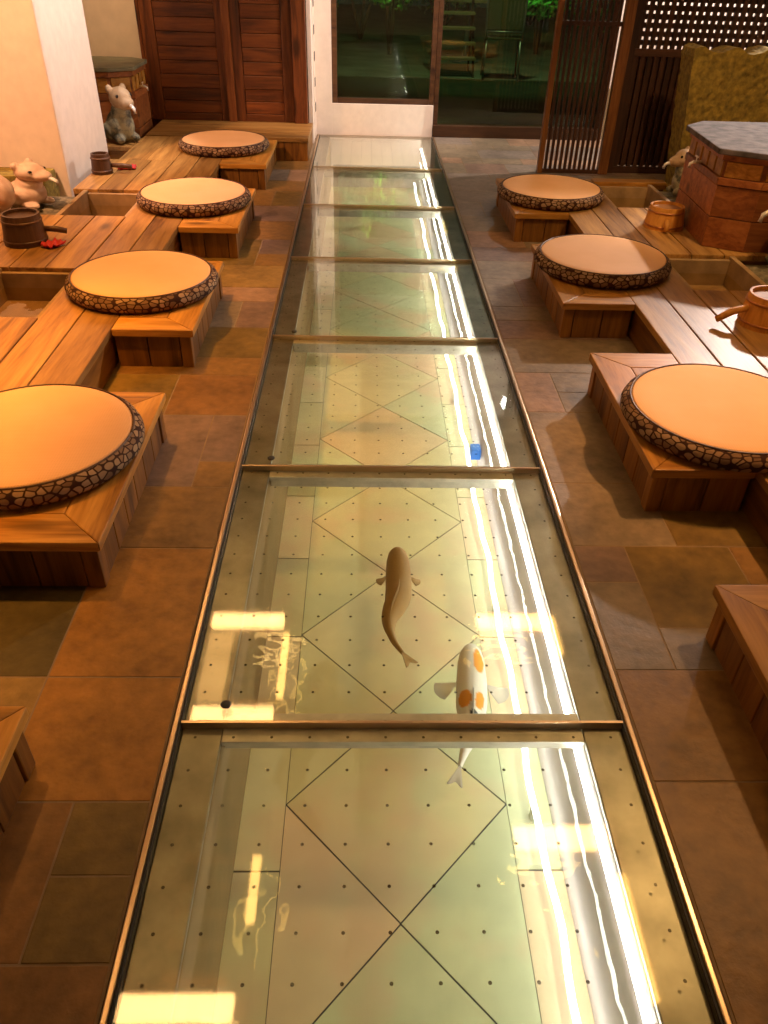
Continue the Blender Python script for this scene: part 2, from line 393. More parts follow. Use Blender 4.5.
while y < 8.0:
    d = random.choice((0.2, 0.32, 0.34)); y1 = min(y + d, 8.06); x = 0.552
    while x < 2.6:
        w = random.choice((0.17, 0.34, 0.34, 0.5)); x1 = min(x + w, 2.62)
        T(x, x1, y, y1, random.choice(('grey', 'grey', 'blue', 'pink', 'blue', 'purple'))); x = x1
    y = y1
fm = MB()
for x0, x1, y0, y1, c in tiles:
    x0, x1 = sorted((x0, x1)); g = 0.0022
    fm.box(x0 + g, x1 - g, y0 + g, y1 - g, -0.02, 0.0 + random.uniform(-.0006, .0006), 0.0016, (*c, 1))
flo = struct(fm.build('floor', 'slate'))
bs = MB()
for x0, x1 in ((-3.3, -0.548), (0.548, 4.6)): bs.box(x0, x1, -1.5, 8.06, -0.06, -0.0012, 0)
bs.box(-0.548, 0.548, 7.985, 8.06, -0.06, -0.0012, 0)
bs.box(-0.548, 0.548, -1.5, -0.10, -0.06, -0.0012, 0)
bs.build('floor_bed', 'grout', flo)

# ------------------------------------------------------------------ channel under the glass
CD, CW = -0.45, 0.43
ch = thing('floor_channel', None, None); ch['kind'] = 'structure'
g = 0.0035
cf = MB()
tip, P = 0.925, 0.655
warm = [(0.74, 0.67, 0.40), (0.78, 0.70, 0.43), (0.68, 0.66, 0.40), (0.77, 0.62, 0.40), (0.66, 0.68, 0.43)]
def ctile(pts, jit=True):
    cx = sum(p[0] for p in pts) / len(pts); cy = sum(p[1] for p in pts) / len(pts); q = []
    for p in pts:
        d = Vector((p[0] - cx, p[1] - cy)); q.append((p[0] - d.x * 0.012, p[1] - d.y * 0.012))
    c = random.choice(warm); cf.poly(q, CD - 0.01, CD, 0, (*c, 1))
k = -2
while tip + k * P < 8.2:
    y0 = tip + k * P; ym = y0 + P / 2; y1 = y0 + P; w = 0.31
    ctile([(0, y0), (w, ym), (0, y1), (-w, ym)])
    ctile([(0, y1), (w, ym), (w, ym + P)]); ctile([(0, y1), (-w, ym + P), (-w, ym)])
    k += 1
for sx in (-1, 1):
    y = -0.2
    while y < 8.0:
        ctile([(sx * .31, y), (sx * CW, y), (sx * CW, y + .42), (sx * .31, y + .42)][::sx]); y += .42
cf.build('channel_tile_bed', 'chtile', ch)
MB().box(-CW - .02, CW + .02, -0.10, 7.985, CD - 0.05, CD - 0.003, 0).build('channel_bed', 'chgrout', ch)
for sx in (-1, 1):
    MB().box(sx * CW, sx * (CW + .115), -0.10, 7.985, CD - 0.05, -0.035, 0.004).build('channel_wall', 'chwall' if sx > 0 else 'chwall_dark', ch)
    MB().box(sx * CW, sx * .525, -0.10, 7.985, -0.034, -0.018, 0.003).build('channel_ledge', 'ledge', ch)
MB().box(-CW, CW, 7.93, 7.985, CD, -0.02, 0.003).build('channel_wall', 'chwall', ch)
MB().box(-CW, CW, -0.10, -0.05, CD, -0.02, 0.003).build('channel_wall', 'chwall', ch)
wm = MB(); wm.raw([(-CW, -.05, -.15), (CW, -.05, -.15), (CW, 7.93, -.15), (-CW, 7.93, -.15)], [(0, 1, 2, 3)])
tag(wm.build('channel_water', 'water'), 'clear shallow water filling the glass covered koi channel', 'water', kind='stuff')
for sx, lab in ((-1, 'bronze coloured metal rail along the left edge of the glass floor'), (1, 'bronze coloured metal rail along the right edge of the glass floor')):
    r = thing('edge_rail', lab, 'rail', (sx * .5385, 0, 0)); r['kind'] = 'structure'
    MB().box(-.0065, .0065, -0.10, 7.985, -0.036, 0.006, 0.003).build('rail_bar', 'rail', r)
    MB().box(-sx * .0075, -sx * .0125, -0.10, 7.985, -0.03, 0.001, 0.001).build('rubber_seal', 'black', r)
JY = [0.072 + 1.108 * i for i in range(8)]
order = ['nearest', 'second', 'third', 'fourth', 'fifth', 'sixth', 'seventh']
extra = {0: 'glass floor panel nearest the camera, cut by the bottom of the picture', 1: 'glass floor panel with the tan koi below and bright lamp reflections',
         2: 'glass floor panel with the small blue block below its right corner', 3: 'glass floor panel fourth from the camera, beyond the blue block',
         4: 'glass floor panel fifth from the camera, third from the back wall', 5: 'glass floor panel second from the back wall, mirroring the dark window',
         6: 'glass floor panel farthest away, reaching the white wall'}
for i in range(7):
    ya = JY[i] + .004; yb = (JY[i + 1] if i < 6 else 7.985) - .004
    gp = thing('glass_floor_panel', extra[i], 'glass panel', (0, ya, 0))
    # the dots keep one rhythm in every pane, counted from the pane's own near edge
    MB().box(-.525, .525, 0, yb - ya, -0.016, 0.0, 0.0015).build('glass_pane', 'glass', gp)
    if i < 4: MB().lathe([(0, .0015), (.011, .0015), (.013, .0), (.013, -.003), (0, -.003)], 20, (-.43, .05)).build('lifting_plug', 'black', gp, smooth=True)
blabs = ['steel crossbar between the nearest glass panel and the tan koi panel', 'steel crossbar on the far side of the tan koi panel',
         'steel crossbar beyond the panel with the blue block', 'fourth steel crossbar from the camera under the glass floor', 'fifth steel crossbar from the camera under the glass floor',
         'steel crossbar farthest away, beside the dark window reflection']
for i in range(1, 7):
    cb = thing('steel_crossbar', blabs[i - 1], 'crossbar', (0, JY[i], 0))
    MB().box(-CW + .001, CW - .001, -.042, .042, -.034, -.018, .002).box(-CW + .001, CW - .001, -.018, .018, -.075, -.034, .002).build('flange', 'steel', cb)
    MB().box(-.527, .527, -.0035, .0035, -.018, .004, .001).build('joint_strip', 'rail', cb)
ls = MB(); pts = []
yy = -0.02
while yy < 7.9:
    pts.append((CW - .055 + .004 * math.sin(yy * 9) + .003 * math.sin(yy * 23), yy, CD + .062 + .003 * math.sin(yy * 15))); yy += .05
ls.tube(pts, 0.0085, 8)
l2 = MB(); l2.tube([(CW - .006, -.02 + .05 * i, -.085) for i in range(159)], .0042, 8)
lt2 = thing('led_light_strip', 'thin upper light strip high on the right channel wall under the ledge', 'light strip', (0, 0, 0))
l2.build('glowing_tube', 'led2', lt2, smooth=True)
lt = thing('led_light_strip', 'thick glowing white light strip along the right side of the channel bed', 'light strip', (0, 0, 0))
ls.build('glowing_tube', 'led', lt, smooth=True)
for yy in [.4 + .8 * i for i in range(10)]: MB().box(CW - .062, CW - .048, yy, yy + .02, CD, CD + .056, .001).build('mounting_clip', 'steel', lt)
BLUE = (.405, 2.955, CD + .0755)
bb = MB().box(-.022, .022, -.03, .03, 0, .05, .004)
tag(bb.build('blue_block', 'blue', loc=BLUE), 'small blue block beside the light strip under the glass', 'block')

# ------------------------------------------------------------------ koi
def koi(name, spine, width, height, label, colour_fn, fin, pect):
    """spine: points nose..tail, loft of ovals; colours belong to the skin"""
    root = thing(name, label, 'fish', tuple(spine[0]))
    o0 = Vector(spine[0]); sp = [Vector(p) - o0 for p in spine]
    # resample the spine with Catmull-Rom
    pts = []
    for i in range(len(sp) - 1):
        p0, p1, p2, p3 = sp[max(i - 1, 0)], sp[i], sp[i + 1], sp[min(i + 2, len(sp) - 1)]
        for t in [j / 20 for j in range(20)]:
            pts.append(0.5 * ((2 * p1) + (-p0 + p2) * t + (2 * p0 - 5 * p1 + 4 * p2 - p3) * t * t + (-p0 + 3 * p1 - 3 * p2 + p3) * t ** 3))
    pts.append(sp[-1]); n = len(pts)
    prof = [(0, .2), (.02, .5), (.06, .74), (.12, .9), (.24, 1.0), (.38, .98), (.5, .80), (.62, .52), (.74, .30), (.88, .18), (1, .12)]
    def wf(u):
        for (a0, w0), (a1, w1) in zip(prof, prof[1:]):
            if u <= a1: return w0 + (w1 - w0) * (u - a0) / (a1 - a0)
        return .1
    mb = MB(); seg = 48; rings = []
    for i, p in enumerate(pts):
        u = i / (n - 1); d = (pts[min(i + 1, n - 1)] - pts[max(i - 1, 0)]).normalized()
        sd = d.cross(Vector((0, 0, 1))).normalized(); up = sd.cross(d)
        rings.append([mb.bm.verts.new(p + sd * (math.cos(2 * PI * k / seg) * width / 2 * wf(u)) + up * (math.sin(2 * PI * k / seg) * height / 2 * wf(u) ** .8)) for k in range(seg)])
    fs = []
    for i in range(n - 1):
        for k in range(seg):
            f = mb.bm.faces.new((rings[i][k], rings[i][(k + 1) % seg], rings[i + 1][(k + 1) % seg], rings[i + 1][k]))
            fs.append(f)
            for l, (ii, kk) in zip(f.loops, ((i, k), (i, k + 1), (i + 1, k + 1), (i + 1, k))):
                l[mb.lay] = (*colour_fn(ii / (n - 1), math.cos(2 * PI * kk / seg), math.sin(2 * PI * kk / seg)), 1)
    fs.append(mb.bm.faces.new(rings[0][::-1])); fs.append(mb.bm.faces.new(rings[-1]))
    for f in fs[-2:]:
        for l in f.loops: l[mb.lay] = (*colour_fn(0, 0, 1), 1)
    bmesh.ops.recalc_face_normals(mb.bm, faces=fs)
    mb.build('body', 'vcol', root, smooth=True)
    def fan(base, d, spread, ln, up, nm):
        vs = []; fcs = []
        for i in range(9):
            a = -spread + 2 * spread * i / 8
            rim = ln * (0.8 + .2 * math.cos(a * 2)) * (1 - .25 * math.exp(-(a / .18) ** 2) if nm == 'tail_fin' else 1)
            q = Matrix.Rotation(a, 3, 'Z') @ d
            vs += [base + q * .006, base + q * rim * .55 + Vector((0, 0, up * .6)), base + q * rim + Vector((0, 0, up))]
        for i in range(8):
            for j in range(2): fcs.append((3 * i + j, 3 * i + 3 + j, 3 * i + 4 + j, 3 * i + 1 + j))
        fm = MB().raw(vs, fcs); o = fm.build(nm, fin, root, smooth=True)
        sm = o.modifiers.new('thick', 'SOLIDIFY'); sm.thickness = .0025
    d = (pts[-1] - pts[-12]).normalized()
    fan(pts[-1] - d * .01, d, .3, .075, 0, 'tail_fin')
    ip = int(n * .24)
    for s in (-1, 1):
        dd = (pts[ip + 1] - pts[ip - 1]).normalized(); sd = dd.cross(Vector((0, 0, 1))).normalized() * s
        fan(pts[ip] + sd * width * .42, (sd * .9 + dd * .45).normalized(), .5, pect, -.012, 'pectoral_fin')
    # dorsal ridge
    vs, fcs = [], []
    i0, i1 = int(n * .34), int(n * .66)
    for i in range(i0, i1 + 1):
        u = i / (n - 1); z = height / 2 * wf(u) ** .8; t = (i - i0) / (i1 - i0)
        vs += [pts[i] + Vector((0, 0, z - .004)), pts[i] + Vector((0, 0, z + .022 * math.sin(PI * min(1, t * 1.15 + .1))))]
    for i in range(i1 - i0): fcs.append((2 * i, 2 * i + 2, 2 * i + 3, 2 * i + 1))
    o = MB().raw(vs, fcs).build('dorsal_fin', fin, root, smooth=True)
    sm = o.modifiers.new('thick', 'SOLIDIFY'); sm.thickness = .0025
    i = 8
    for s in (-1, 1):
        MB().ball(pts[i] + Vector((s * width * .27, 0, height * .12)), .005, 10).build('eye', 'eye', root, smooth=True)
    return root
def tan_c(u, c, s):
    return (0.36, 0.20, 0.055) if s > -.2 else (0.60, 0.42, 0.2)
def kohaku(u, c, s):
    w = (0.88, 0.84, 0.82)
    for (uu, cc, ru, rc) in ((.15, -.42, .075, .38), (.40, .50, .06, .40), (.41, -.45, .06, .32)):
        if s > -.3 and ((u - uu) / ru) ** 2 + ((c - cc) / rc) ** 2 < 1: return (0.90, 0.36, 0.03)
    for (uu, cc, ru, rc) in ((.50, -.1, .022, .28), (.515, -.42, .016, .2), (.57, .05, .014, .25), (.545, -.35, .014, .18)):
        if s > 0 and ((u - uu) / ru) ** 2 + ((c - cc) / rc) ** 2 < 1: return (0.03, 0.04, 0.05)
    return w
KZ = -.24
koi('koi_carp', [(.022, 2.115, KZ), (.022, 2.0, KZ), (.016, 1.87, KZ), (-.014, 1.77, KZ), (-.006, 1.69, KZ), (.022, 1.63, KZ)], .088, .09,
    'tan brown koi swimming under the glass toward the back wall', tan_c, 'fintan', .04)
koi('koi_carp', [(.232, 1.65, KZ), (.222, 1.53, KZ), (.21, 1.42, KZ), (.197, 1.33, KZ), (.172, 1.265, KZ), (.158, 1.225, KZ)], .09, .095,
    'white koi with orange patches and black flecks, half under the crossbar', kohaku, 'finwhite', .075)

# ------------------------------------------------------------------ benches, cushions
def bench(s, label, near=True):
    """a low platform; local: x from 0 (channel side) outward (times s), y from 0 near to .86"""
    t = thing('seat_platform', label, 'bench', group='low wooden seat platforms beside the glass floor')
    LEN, W, e = .86, .335, .13
    P2 = lambda pts: [(s * x, y) for x, y in pts][::s]
    b = MB().poly(P2([(0, 0), (0, LEN), (e, LEN - e), (e, e)][::-1]), H - .032, H, .004); b.build('top_board', 'seatY', t)
    b = MB().poly(P2([(0.0015, 0), (W, 0), (W, e), (e + .0015, e)]), H - .032, H, .004); b.build('top_board', 'seatX', t)
    b = MB().poly(P2([(0.0015, LEN), (e + .0015, LEN - e), (W, LEN - e), (W, LEN)]), H - .032, H, .004); b.build('top_board', 'seatX', t)
    b = MB().box(s * (e + .002), s * W, e + .002, LEN - e - .002, H - .032, H, .004); b.build('top_board', 'seatY', t)
    # clad sides of upright boards
    def boards(n, along, fixed0, fixed1, a0, a1):
        m = MB(); w = (a1 - a0) / n
        for i in range(n):
            u0, u1 = a0 + i * w + .002, a0 + (i + 1) * w - .002
            if along == 'y': m.box(s * fixed0, s * fixed1, u0, u1, 0, H - .033, .003)
            else: m.box(s * u0, s * u1, fixed0, fixed1, 0, H - .033, .003)
        return m
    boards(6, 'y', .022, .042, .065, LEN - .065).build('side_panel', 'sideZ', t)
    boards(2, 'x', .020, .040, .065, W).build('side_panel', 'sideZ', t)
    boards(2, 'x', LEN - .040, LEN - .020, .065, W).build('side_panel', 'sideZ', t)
    for y0, y1 in ((.016, .063), (LEN - .063, LEN - .016)):
        MB().box(s * .016, s * .063, y0, y1, 0, H - .033, .004).build('corner_post', 'post_seat', t)
    return t
def cushion(label):
    t = thing('floor_cushion', label, 'cushion', group='round straw topped floor cushions')
    R = .314
    pr = [(0, .006), (R - .03, .002), (R + .012, .008), (R + .026, .024), (R + .028, .04), (R + .02, .058), (R + .004, .069), (R - .004, .0705), (R - .02, .066), (0, .064)]
    MB().lathe(pr, 72).build('fabric_border', 'border', t, smooth=True)
    MB().lathe([(0, .077), (R * .5, .0765), (R * .85, .075), (R - .012, .0735), (R - .003, .070), (R - .008, .066), (0, .066)], 72).build('woven_top', 'straw', t, smooth=True)
    b = MB()
    pts = [((R + .0005) * math.cos(2 * PI * i / 72), (R + .0005) * math.sin(2 * PI * i / 72), .0705) for i in range(73)]
    b.tube(pts, .0035, 6).build('piping', 'bucket_dark', t, smooth=True)
    return t
EX = .812
bl = [(-1, 1.634, 'front left platform carrying the orange lit cushion cut by the picture edge'),
      (-1, 3.036, 'second platform from the front on the left of the glass'),
      (-1, 4.445, 'third platform from the front on the left of the glass'),
      (-1, 5.955, 'left platform farthest back, in front of the double doors'),
      (-1, .225, 'bare wooden corner at the bottom left edge of the picture'),
      (1, .622, 'bare wooden platform at the lower right edge, no cushion in view'),
      (1, 2.02, 'large right platform carrying the nearest right hand cushion'),
      (1, 3.405, 'middle right platform, opposite the second left cushion'),
      (1, 4.845, 'right platform farthest back, near the slatted screen')]
proto = {}
for s, y, lab in bl:
    if s not in proto: o = proto[s] = bench(s, lab)
    else: o = dup(proto[s], (0, 0, 0), lab)
    o.location = (s * EX, y, 0)
cl_ = [(-1.138, 2.092, 'nearest left cushion, vivid orange straw top cut by the picture edge'),
       (-1.119, 3.511, 'left orange straw cushion second from the front'),
       (-1.138, 4.938, 'pale peach straw cushion third from the front on the left'),
       (-1.179, 6.447, 'small looking ochre cushion at the back left by the doors'),
       (1.134, 2.3215, 'largest right cushion, orange straw top with pebble print border'),
       (1.105, 3.90, 'middle right cushion beside the bare plank corner'),
       (1.095, 5.218, 'right cushion farthest back, below the slatted screen')]
cp = None
for x, y, lab in cl_:
    if cp is None: cp = o = cushion(lab)
    else: o = dup(cp, (0, 0, 0), lab, rz=random.uniform(-.4, .4) if y < 5 else 0.1)
    o.location = (x, y, H)

# ------------------------------------------------------------------ plank walkways, decks and foot baths behind the seats
RX0, RX1 = 1.150, 1.478
def walkway(s, y0, y1, label):
    t = thing('plank_walkway', label, 'boardwalk', (0, 0, 0))
    mid = (RX0 + RX1) / 2
    for x0, x1 in ((RX0, mid - .003), (mid + .003, RX1)):
        MB().box(s * x0, s * x1, y0, y1, H - .032, H - .0005, .004).build('plank', 'deckY', t)
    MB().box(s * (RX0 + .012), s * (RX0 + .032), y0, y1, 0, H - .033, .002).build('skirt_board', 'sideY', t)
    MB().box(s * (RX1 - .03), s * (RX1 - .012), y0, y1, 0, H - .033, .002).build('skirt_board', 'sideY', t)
    MB().box(s * (RX0 + .033), s * (RX1 - .031), y0, y0 + .02, 0, H - .033, .002).build('end_board', 'sideX', t)
    MB().box(s * (RX0 + .033), s * (RX1 - .031), y1 - .02, y1, 0, H - .033, .002).build('end_board', 'sideX', t)
walkway(-1, -.3, 6.86, 'two long planks running behind the left hand seats')
walkway(1, -.3, 5.74, 'two long pinkish planks running behind the right hand seats')
def deck(s, y0, y1, x1, label, n=None):
    t = thing('wooden_deck', label, 'deck', (0, 0, 0), group='wooden decks between the foot baths')
    x0 = RX1 + .004; n = n or max(2, round((x1 - x0) / .17)); w = (x1 - x0) / n
    for i in range(n):
        MB().box(s * (x0 + i * w + .0028), s * (x0 + (i + 1) * w - .0028), y0, y1, H - .032, H, .004).build('plank', 'deckY', t)
    for ya, yb in ((y0 + .012, y0 + .03), (y1 - .03, y1 - .012)):
        MB().box(s * (x0 + .01), s * x1, ya, yb, 0, H - .033, .002).build('end_board', 'sideX', t)
deck(-1, .95, 1.75, 2.35, 'left deck nearest the camera, outside the picture edge')
deck(-1, 2.32, 3.15, 2.35, 'left deck behind the gap between the two front left seats')
deck(-1, 3.755, 4.635, 2.35, 'left deck with the dark bucket and red cloth')
deck(-1, 5.205, 6.03, 1.96, 'left deck with the small dark cup beside the white wall end')
deck(1, 1.32, 2.15, 2.35, 'right deck nearest the camera, beyond the picture edge')
deck(1, 2.725, 3.605, 2.35, 'right deck with the amber bucket whose handle points left')
deck(1, 4.13, 5.03, 2.55, 'right deck carrying the wooden box with slate lid')
def bath(s, y0, y1, label):
    t = thing('foot_bath', label, 'foot bath', (0, 0, 0), group='sunken stone foot baths')
    x0, x1, w = RX1 + .006, 1.89, .028
    y0 += .002; y1 -= .002
    m = MB()
    m.box(s * x0, s * x1, y0, y1, .0, .02, 0).box(s * x0, s * (x0 + w), y0, y1, .02, H - .02, .003)
    m.box(s * (x1 - w), s * x1, y0, y1, .02, H - .004, .003)
    m.box(s * (x0 + w), s * (x1 - w), y0, y0 + w, .02, H - .02, .003).box(s * (x0 + w), s * (x1 - w), y1 - w, y1, .02, H - .02, .003)
    m.build('stone_trough', 'basin', t)
    MB().raw([(s * (x0 + w), y0 + w, .085), (s * (x1 - w), y0 + w, .085), (s * (x1 - w), y1 - w, .085), (s * (x0 + w), y1 - w, .085)], [(0, 1, 2, 3)]).build('bath_water', 'bathwater', t)
    # rough stone ledge behind the trough
    r = random.Random(int(y0 * 100) + 7 * s); lm = MB()
    lm.box(s * (x1 + .004), s * 2.33, y0, y1, 0, .13, .01)
    for i in range(16):
        cx, cy = r.uniform(x1 + .07, 2.28), r.uniform(y0 + .07, y1 - .07)
        rr = r.uniform(.03, .06); lm.ball((s * cx, cy, .122), (rr, rr * r.uniform(.7, 1.2), .022), 10)
    lm.build('stone_ledge', 'pebble', t, smooth=False)
bath(-1, 3.15, 3.755, 'foot bath beside the second left cushion')
bath(-1, 4.635, 5.205, 'foot bath between the two left decks with buckets')
bath(-1, 1.75, 2.32, 'foot bath beside the nearest left cushion, past the picture edge')
bath(1, 3.605, 4.13, 'foot bath behind the middle right cushion')
bath(1, 5.03, 5.64, 'foot bath behind the farthest right cushion')
bath(1, 2.15, 2.725, 'foot bath beside the largest right cushion, past the picture edge')
def trimboard(x0, x1, y0, y1, label):
    t = thing('trim_plank', label, 'plank', (0, 0, 0))
    MB().box(x0, x1, y0, y1, H - .04, H + .004, .005).build('cap_board', 'seatX', t)
    MB().box(x0 + .01, x1 - .01, y0 + .015, y1 - .015, 0, H - .041, .003).build('upright_board', 'sideX', t)
trimboard(1.49, 2.0, 5.645, 5.745, 'wooden end plank closing the right row below the lattice screen')
# raised wooden step in front of the double doors
t = thing('door_step', 'raised wooden step in front of the dark double doors', 'step', (0, 0, 0))
for i in range(4):
    MB().box(-1.885 if i > 0 else -1.885, -.565, 6.885 + i * .167 + .0015, 6.885 + (i + 1) * .167 - .0015, H - .032, H, .004).build('plank', 'deckX', t)
m = MB()
for i in range(7): m.box(-1.88 + i * .1865 + .002, -1.88 + (i + 1) * .1865 - .002, 6.90, 6.925, 0, H - .033, .003)
m.build('riser_panel', 'sideZ', t)
MB().box(-.592, -.572, 6.93, 7.55, 0, H - .033, .003).build('riser_panel', 'sideY', t)
# small plank filling beside the back left seat
t = thing('wooden_deck', 'small deck behind the farthest left cushion', 'deck', (0, 0, 0), group='wooden decks between the foot baths')
for i in range(2):
    MB().box(-1.482 - i * .2, -1.68 - i * .2, 6.035, 6.86, H - .032, H - .001, .004).build('plank', 'deckY', t)
MB().box(-1.883, -2.24, 6.44, 6.775, H - .032, H - .001, .004).build('plank', 'deckY', t)
MB().box(-1.90, -2.22, 6.45, 6.47, 0, H - .033, .003).build('end_board', 'sideX', t)
MB().box(-1.49, -1.88, 6.05, 6.07, 0, H - .033, .003).build('end_board', 'sideX', t)

# ------------------------------------------------------------------ hand buckets
def bucket(loc, R, hgt, mat, label, ang, hl, name='hand_bucket', cat='bucket', hz=.5, drop=.05):
    t = thing(name, label, cat, loc, 0)
    r1 = R * .86; w = .011
    MB().lathe([(R, 0), (R * .985, hgt * .25), (R * .93, hgt * .6), (r1, hgt), (r1 - w, hgt), (r1 - w, hgt - .018), (R - w, .004), (R - w, 0)], 48, closed=True).build('bucket_wall', mat, t, smooth=False)
    MB().lathe([(0, hgt - .016), (r1 - w - .0005, hgt - .016), (r1 - w - .0005, hgt - .03), (0, hgt - .03)], 40).build('bucket_base', 'bucket_in' if mat == 'bucket' else mat, t)
    for z in (.16, .78):
        rr = R + (r1 - R) * z; h0 = hgt * z
        MB().lathe([(rr + .001, h0 - .006), (rr + .005, h0 - .004), (rr + .004, h0 + .005), (rr - .001, h0 + .006)], 48).build('hoop', 'hoop' if mat == 'bucket' else mat, t, smooth=True)
    d = Vector((math.cos(ang), math.sin(ang), 0)); z0 = hgt * hz
    p = [d * (R * .9) + Vector((0, 0, z0)), d * (R + hl * .5) + Vector((0, 0, z0 - drop * .35)), d * (R + hl) + Vector((0, 0, z0 - drop))]
    MB().tube(p, [.014, .016, .014], 12).build('handle', mat, t, smooth=True)
    return t
bucket((1.665, 3.20, H), .118, .138, 'bucket', 'amber wooden hand bucket on the right plank deck, handle pointing left', PI + .12, .12, hz=.58)
bucket((1.655, 4.63, H), .112, .122, 'bucket', 'upturned amber bucket beside the slate lidded box', -PI / 2 - .2, .03, hz=.5)
bucket((-1.87, 4.13, H), .108, .15, 'bucket_dark', 'dark brown bucket at the left picture edge with red cloth beside it', .25, .1, hz=.45, drop=.02)
bucket((-1.88, 5.62, H), .068, .125, 'bucket_dark', 'small dark cup in front of the white wall end', .1, .13, 'dark_cup', 'cup', hz=.4, drop=.01)
def cloth(loc, sx, sy, label, rz=0):
    r = random.Random(3); vs = []; fs = []; n = 14
    for i in range(n + 1):
        for j in range(n + 1):
            u, v = i / n - .5, j / n - .5
            vs.append((u * sx, v * sy, .012 + .014 * math.sin(u * 13 + 2 * v) * math.cos(v * 11) + .006 * r.random() * 0.5))
    for i in range(n):
        for j in range(n):
            k = i * (n + 1) + j; fs.append((k, k + n + 1, k + n + 2, k + 1))
    o = MB().raw(vs, fs).build('red_cloth', 'red', loc=loc, smooth=True); o.rotation_euler = (0, 0, rz)
    md = o.modifiers.new('thick', 'SOLIDIFY'); md.thickness = .006
    tag(o, label, 'cloth')
cloth((-1.715, 4.075, H + .004), .08, .10, 'small red cloth beside the dark bucket on the left deck', -.5)
cloth((-1.745, 5.74, H + .004), .12, .07, 'dark red cloth by the small cup near the white wall end', .2)

# ------------------------------------------------------------------ water boxes with stone lids
def water_box(loc, s, foot, lid_pts, lidz, lidmat, label):
    t = thing('water_box', label, 'wooden box', loc)
    q = [(s * x, y) for x, y in foot][::s]; n = len(q)
    cx = sum(p[0] for p in q) / n; cy = sum(p[1] for p in q) / n
    sh = lambda k: [(cx + (x - cx) * k, cy + (y - cy) * k) for x, y in q]
    MB().poly(sh(.965), 0, lidz, 0).build('box_core', 'boxX', t)
    m1, m2, m3 = MB(), MB(), MB()
    for i in range(n):                                  # framed board panel on each side
        p0, p1 = Vector(q[i]), Vector(q[(i + 1) % n]); d = (p1 - p0); ln = d.length; d.normalize(); nn = Vector((d.y, -d.x))
        if (p0 - Vector((cx, cy))).dot(nn) < 0: nn = -nn
        def slab(m, u0, u1, z0, z1, off, th):
            a, b = p0 + d * u0 + nn * (off - th), p0 + d * u1 + nn * (off - th); c, e = p0 + d * u1 + nn * off, p0 + d * u0 + nn * off
            m.poly([(a.x, a.y), (b.x, b.y), (c.x, c.y), (e.x, e.y)], z0, z1, .003)
        nb = 3
        zb = [0, lidz * .34, lidz * .68]
        for z0, z1 in zip(zb, zb[1:]): slab(m1, .0, ln, z0 + .002, z1 - .002, 0, .03)
        slab(m2, 0, ln, lidz * .68 + .002, lidz * .76, .006, .03)
        if ln > .25:
            k = max(2, round(ln / .12))
            for j in range(k): slab(m3, j * ln / k + .012, (j + 1) * ln / k - .012, lidz * .77, lidz * .93, -.004, .03)
        else: slab(m3, .02, ln - .02, lidz * .77, lidz * .93, -.004, .03)
        slab(m2, 0, ln, lidz * .94, lidz, .006, .03)
    m1.build('board_panel', 'boxX', t); m2.build('frame_rail', 'boxX', t); m3.build('upper_panel', 'seatX', t)
    lq = [(s * x, y) for x, y in lid_pts][::s]
    MB().poly(lq, lidz + .001, lidz + .03, .006).build('slate_lid', lidmat, t)
    # wall tap on the channel side
    xs = s * min(x for x, y in foot)
    tp = thing('tap', None, None); del_ = tp
    tp.parent = t; tp.scale = (.7, .7, .7); tp.location = (xs, cy, lidz * .78)
    MB().tube([(s * .01, 0, 0), (-s * .05, 0, 0), (-s * .075, 0, -.012), (-s * .08, 0, -.045)], [.013, .013, .012, .011], 12).build('tap_spout', 'whitemetal', tp, smooth=True)
    MB().tube([(-s * .03, 0, .012), (-s * .03, 0, .04)], .006, 8).box(-s * .03 - .006, -s * .03 + .006, -.03, .03, .036, .046, .002).build('tap_lever', 'whitemetal', tp)
    return t
foot = [(1.76, 4.28), (1.95, 4.175), (2.36, 4.175), (2.50, 4.30), (2.50, 4.88), (2.36, 5.0), (1.92, 5.0), (1.79, 4.88)]
lid = [(1.72, 4.27), (1.935, 4.14), (2.38, 4.14), (2.53, 4.28), (2.53, 4.90), (2.38, 5.04), (1.90, 5.04), (1.76, 4.90)]
c0 = (2.1, 4.58)
water_box((2.1, 4.58, H), 1, [(x - 2.1, y - 4.58) for x, y in foot], [(x - 2.1, y - 4.58) for x, y in lid], .47, 'slatelid',
          'wooden water box with grey slate lid on the right deck')
foot2 = [(2.10, 6.86), (2.4, 6.80), (2.55, 6.95), (2.55, 7.40), (2.4, 7.52), (2.08, 7.52), (1.94, 7.40), (1.94, 6.96)]
water_box((-2.24, 7.15, 0.0), -1, [(x - 2.24, y - 7.15) for x, y in foot2], [((x - 2.24) * 1.08, (y - 7.15) * 1.05) for x, y in foot2], .62, 'olivelid',
          'dark wooden water box with olive stone lid in the back left corner')

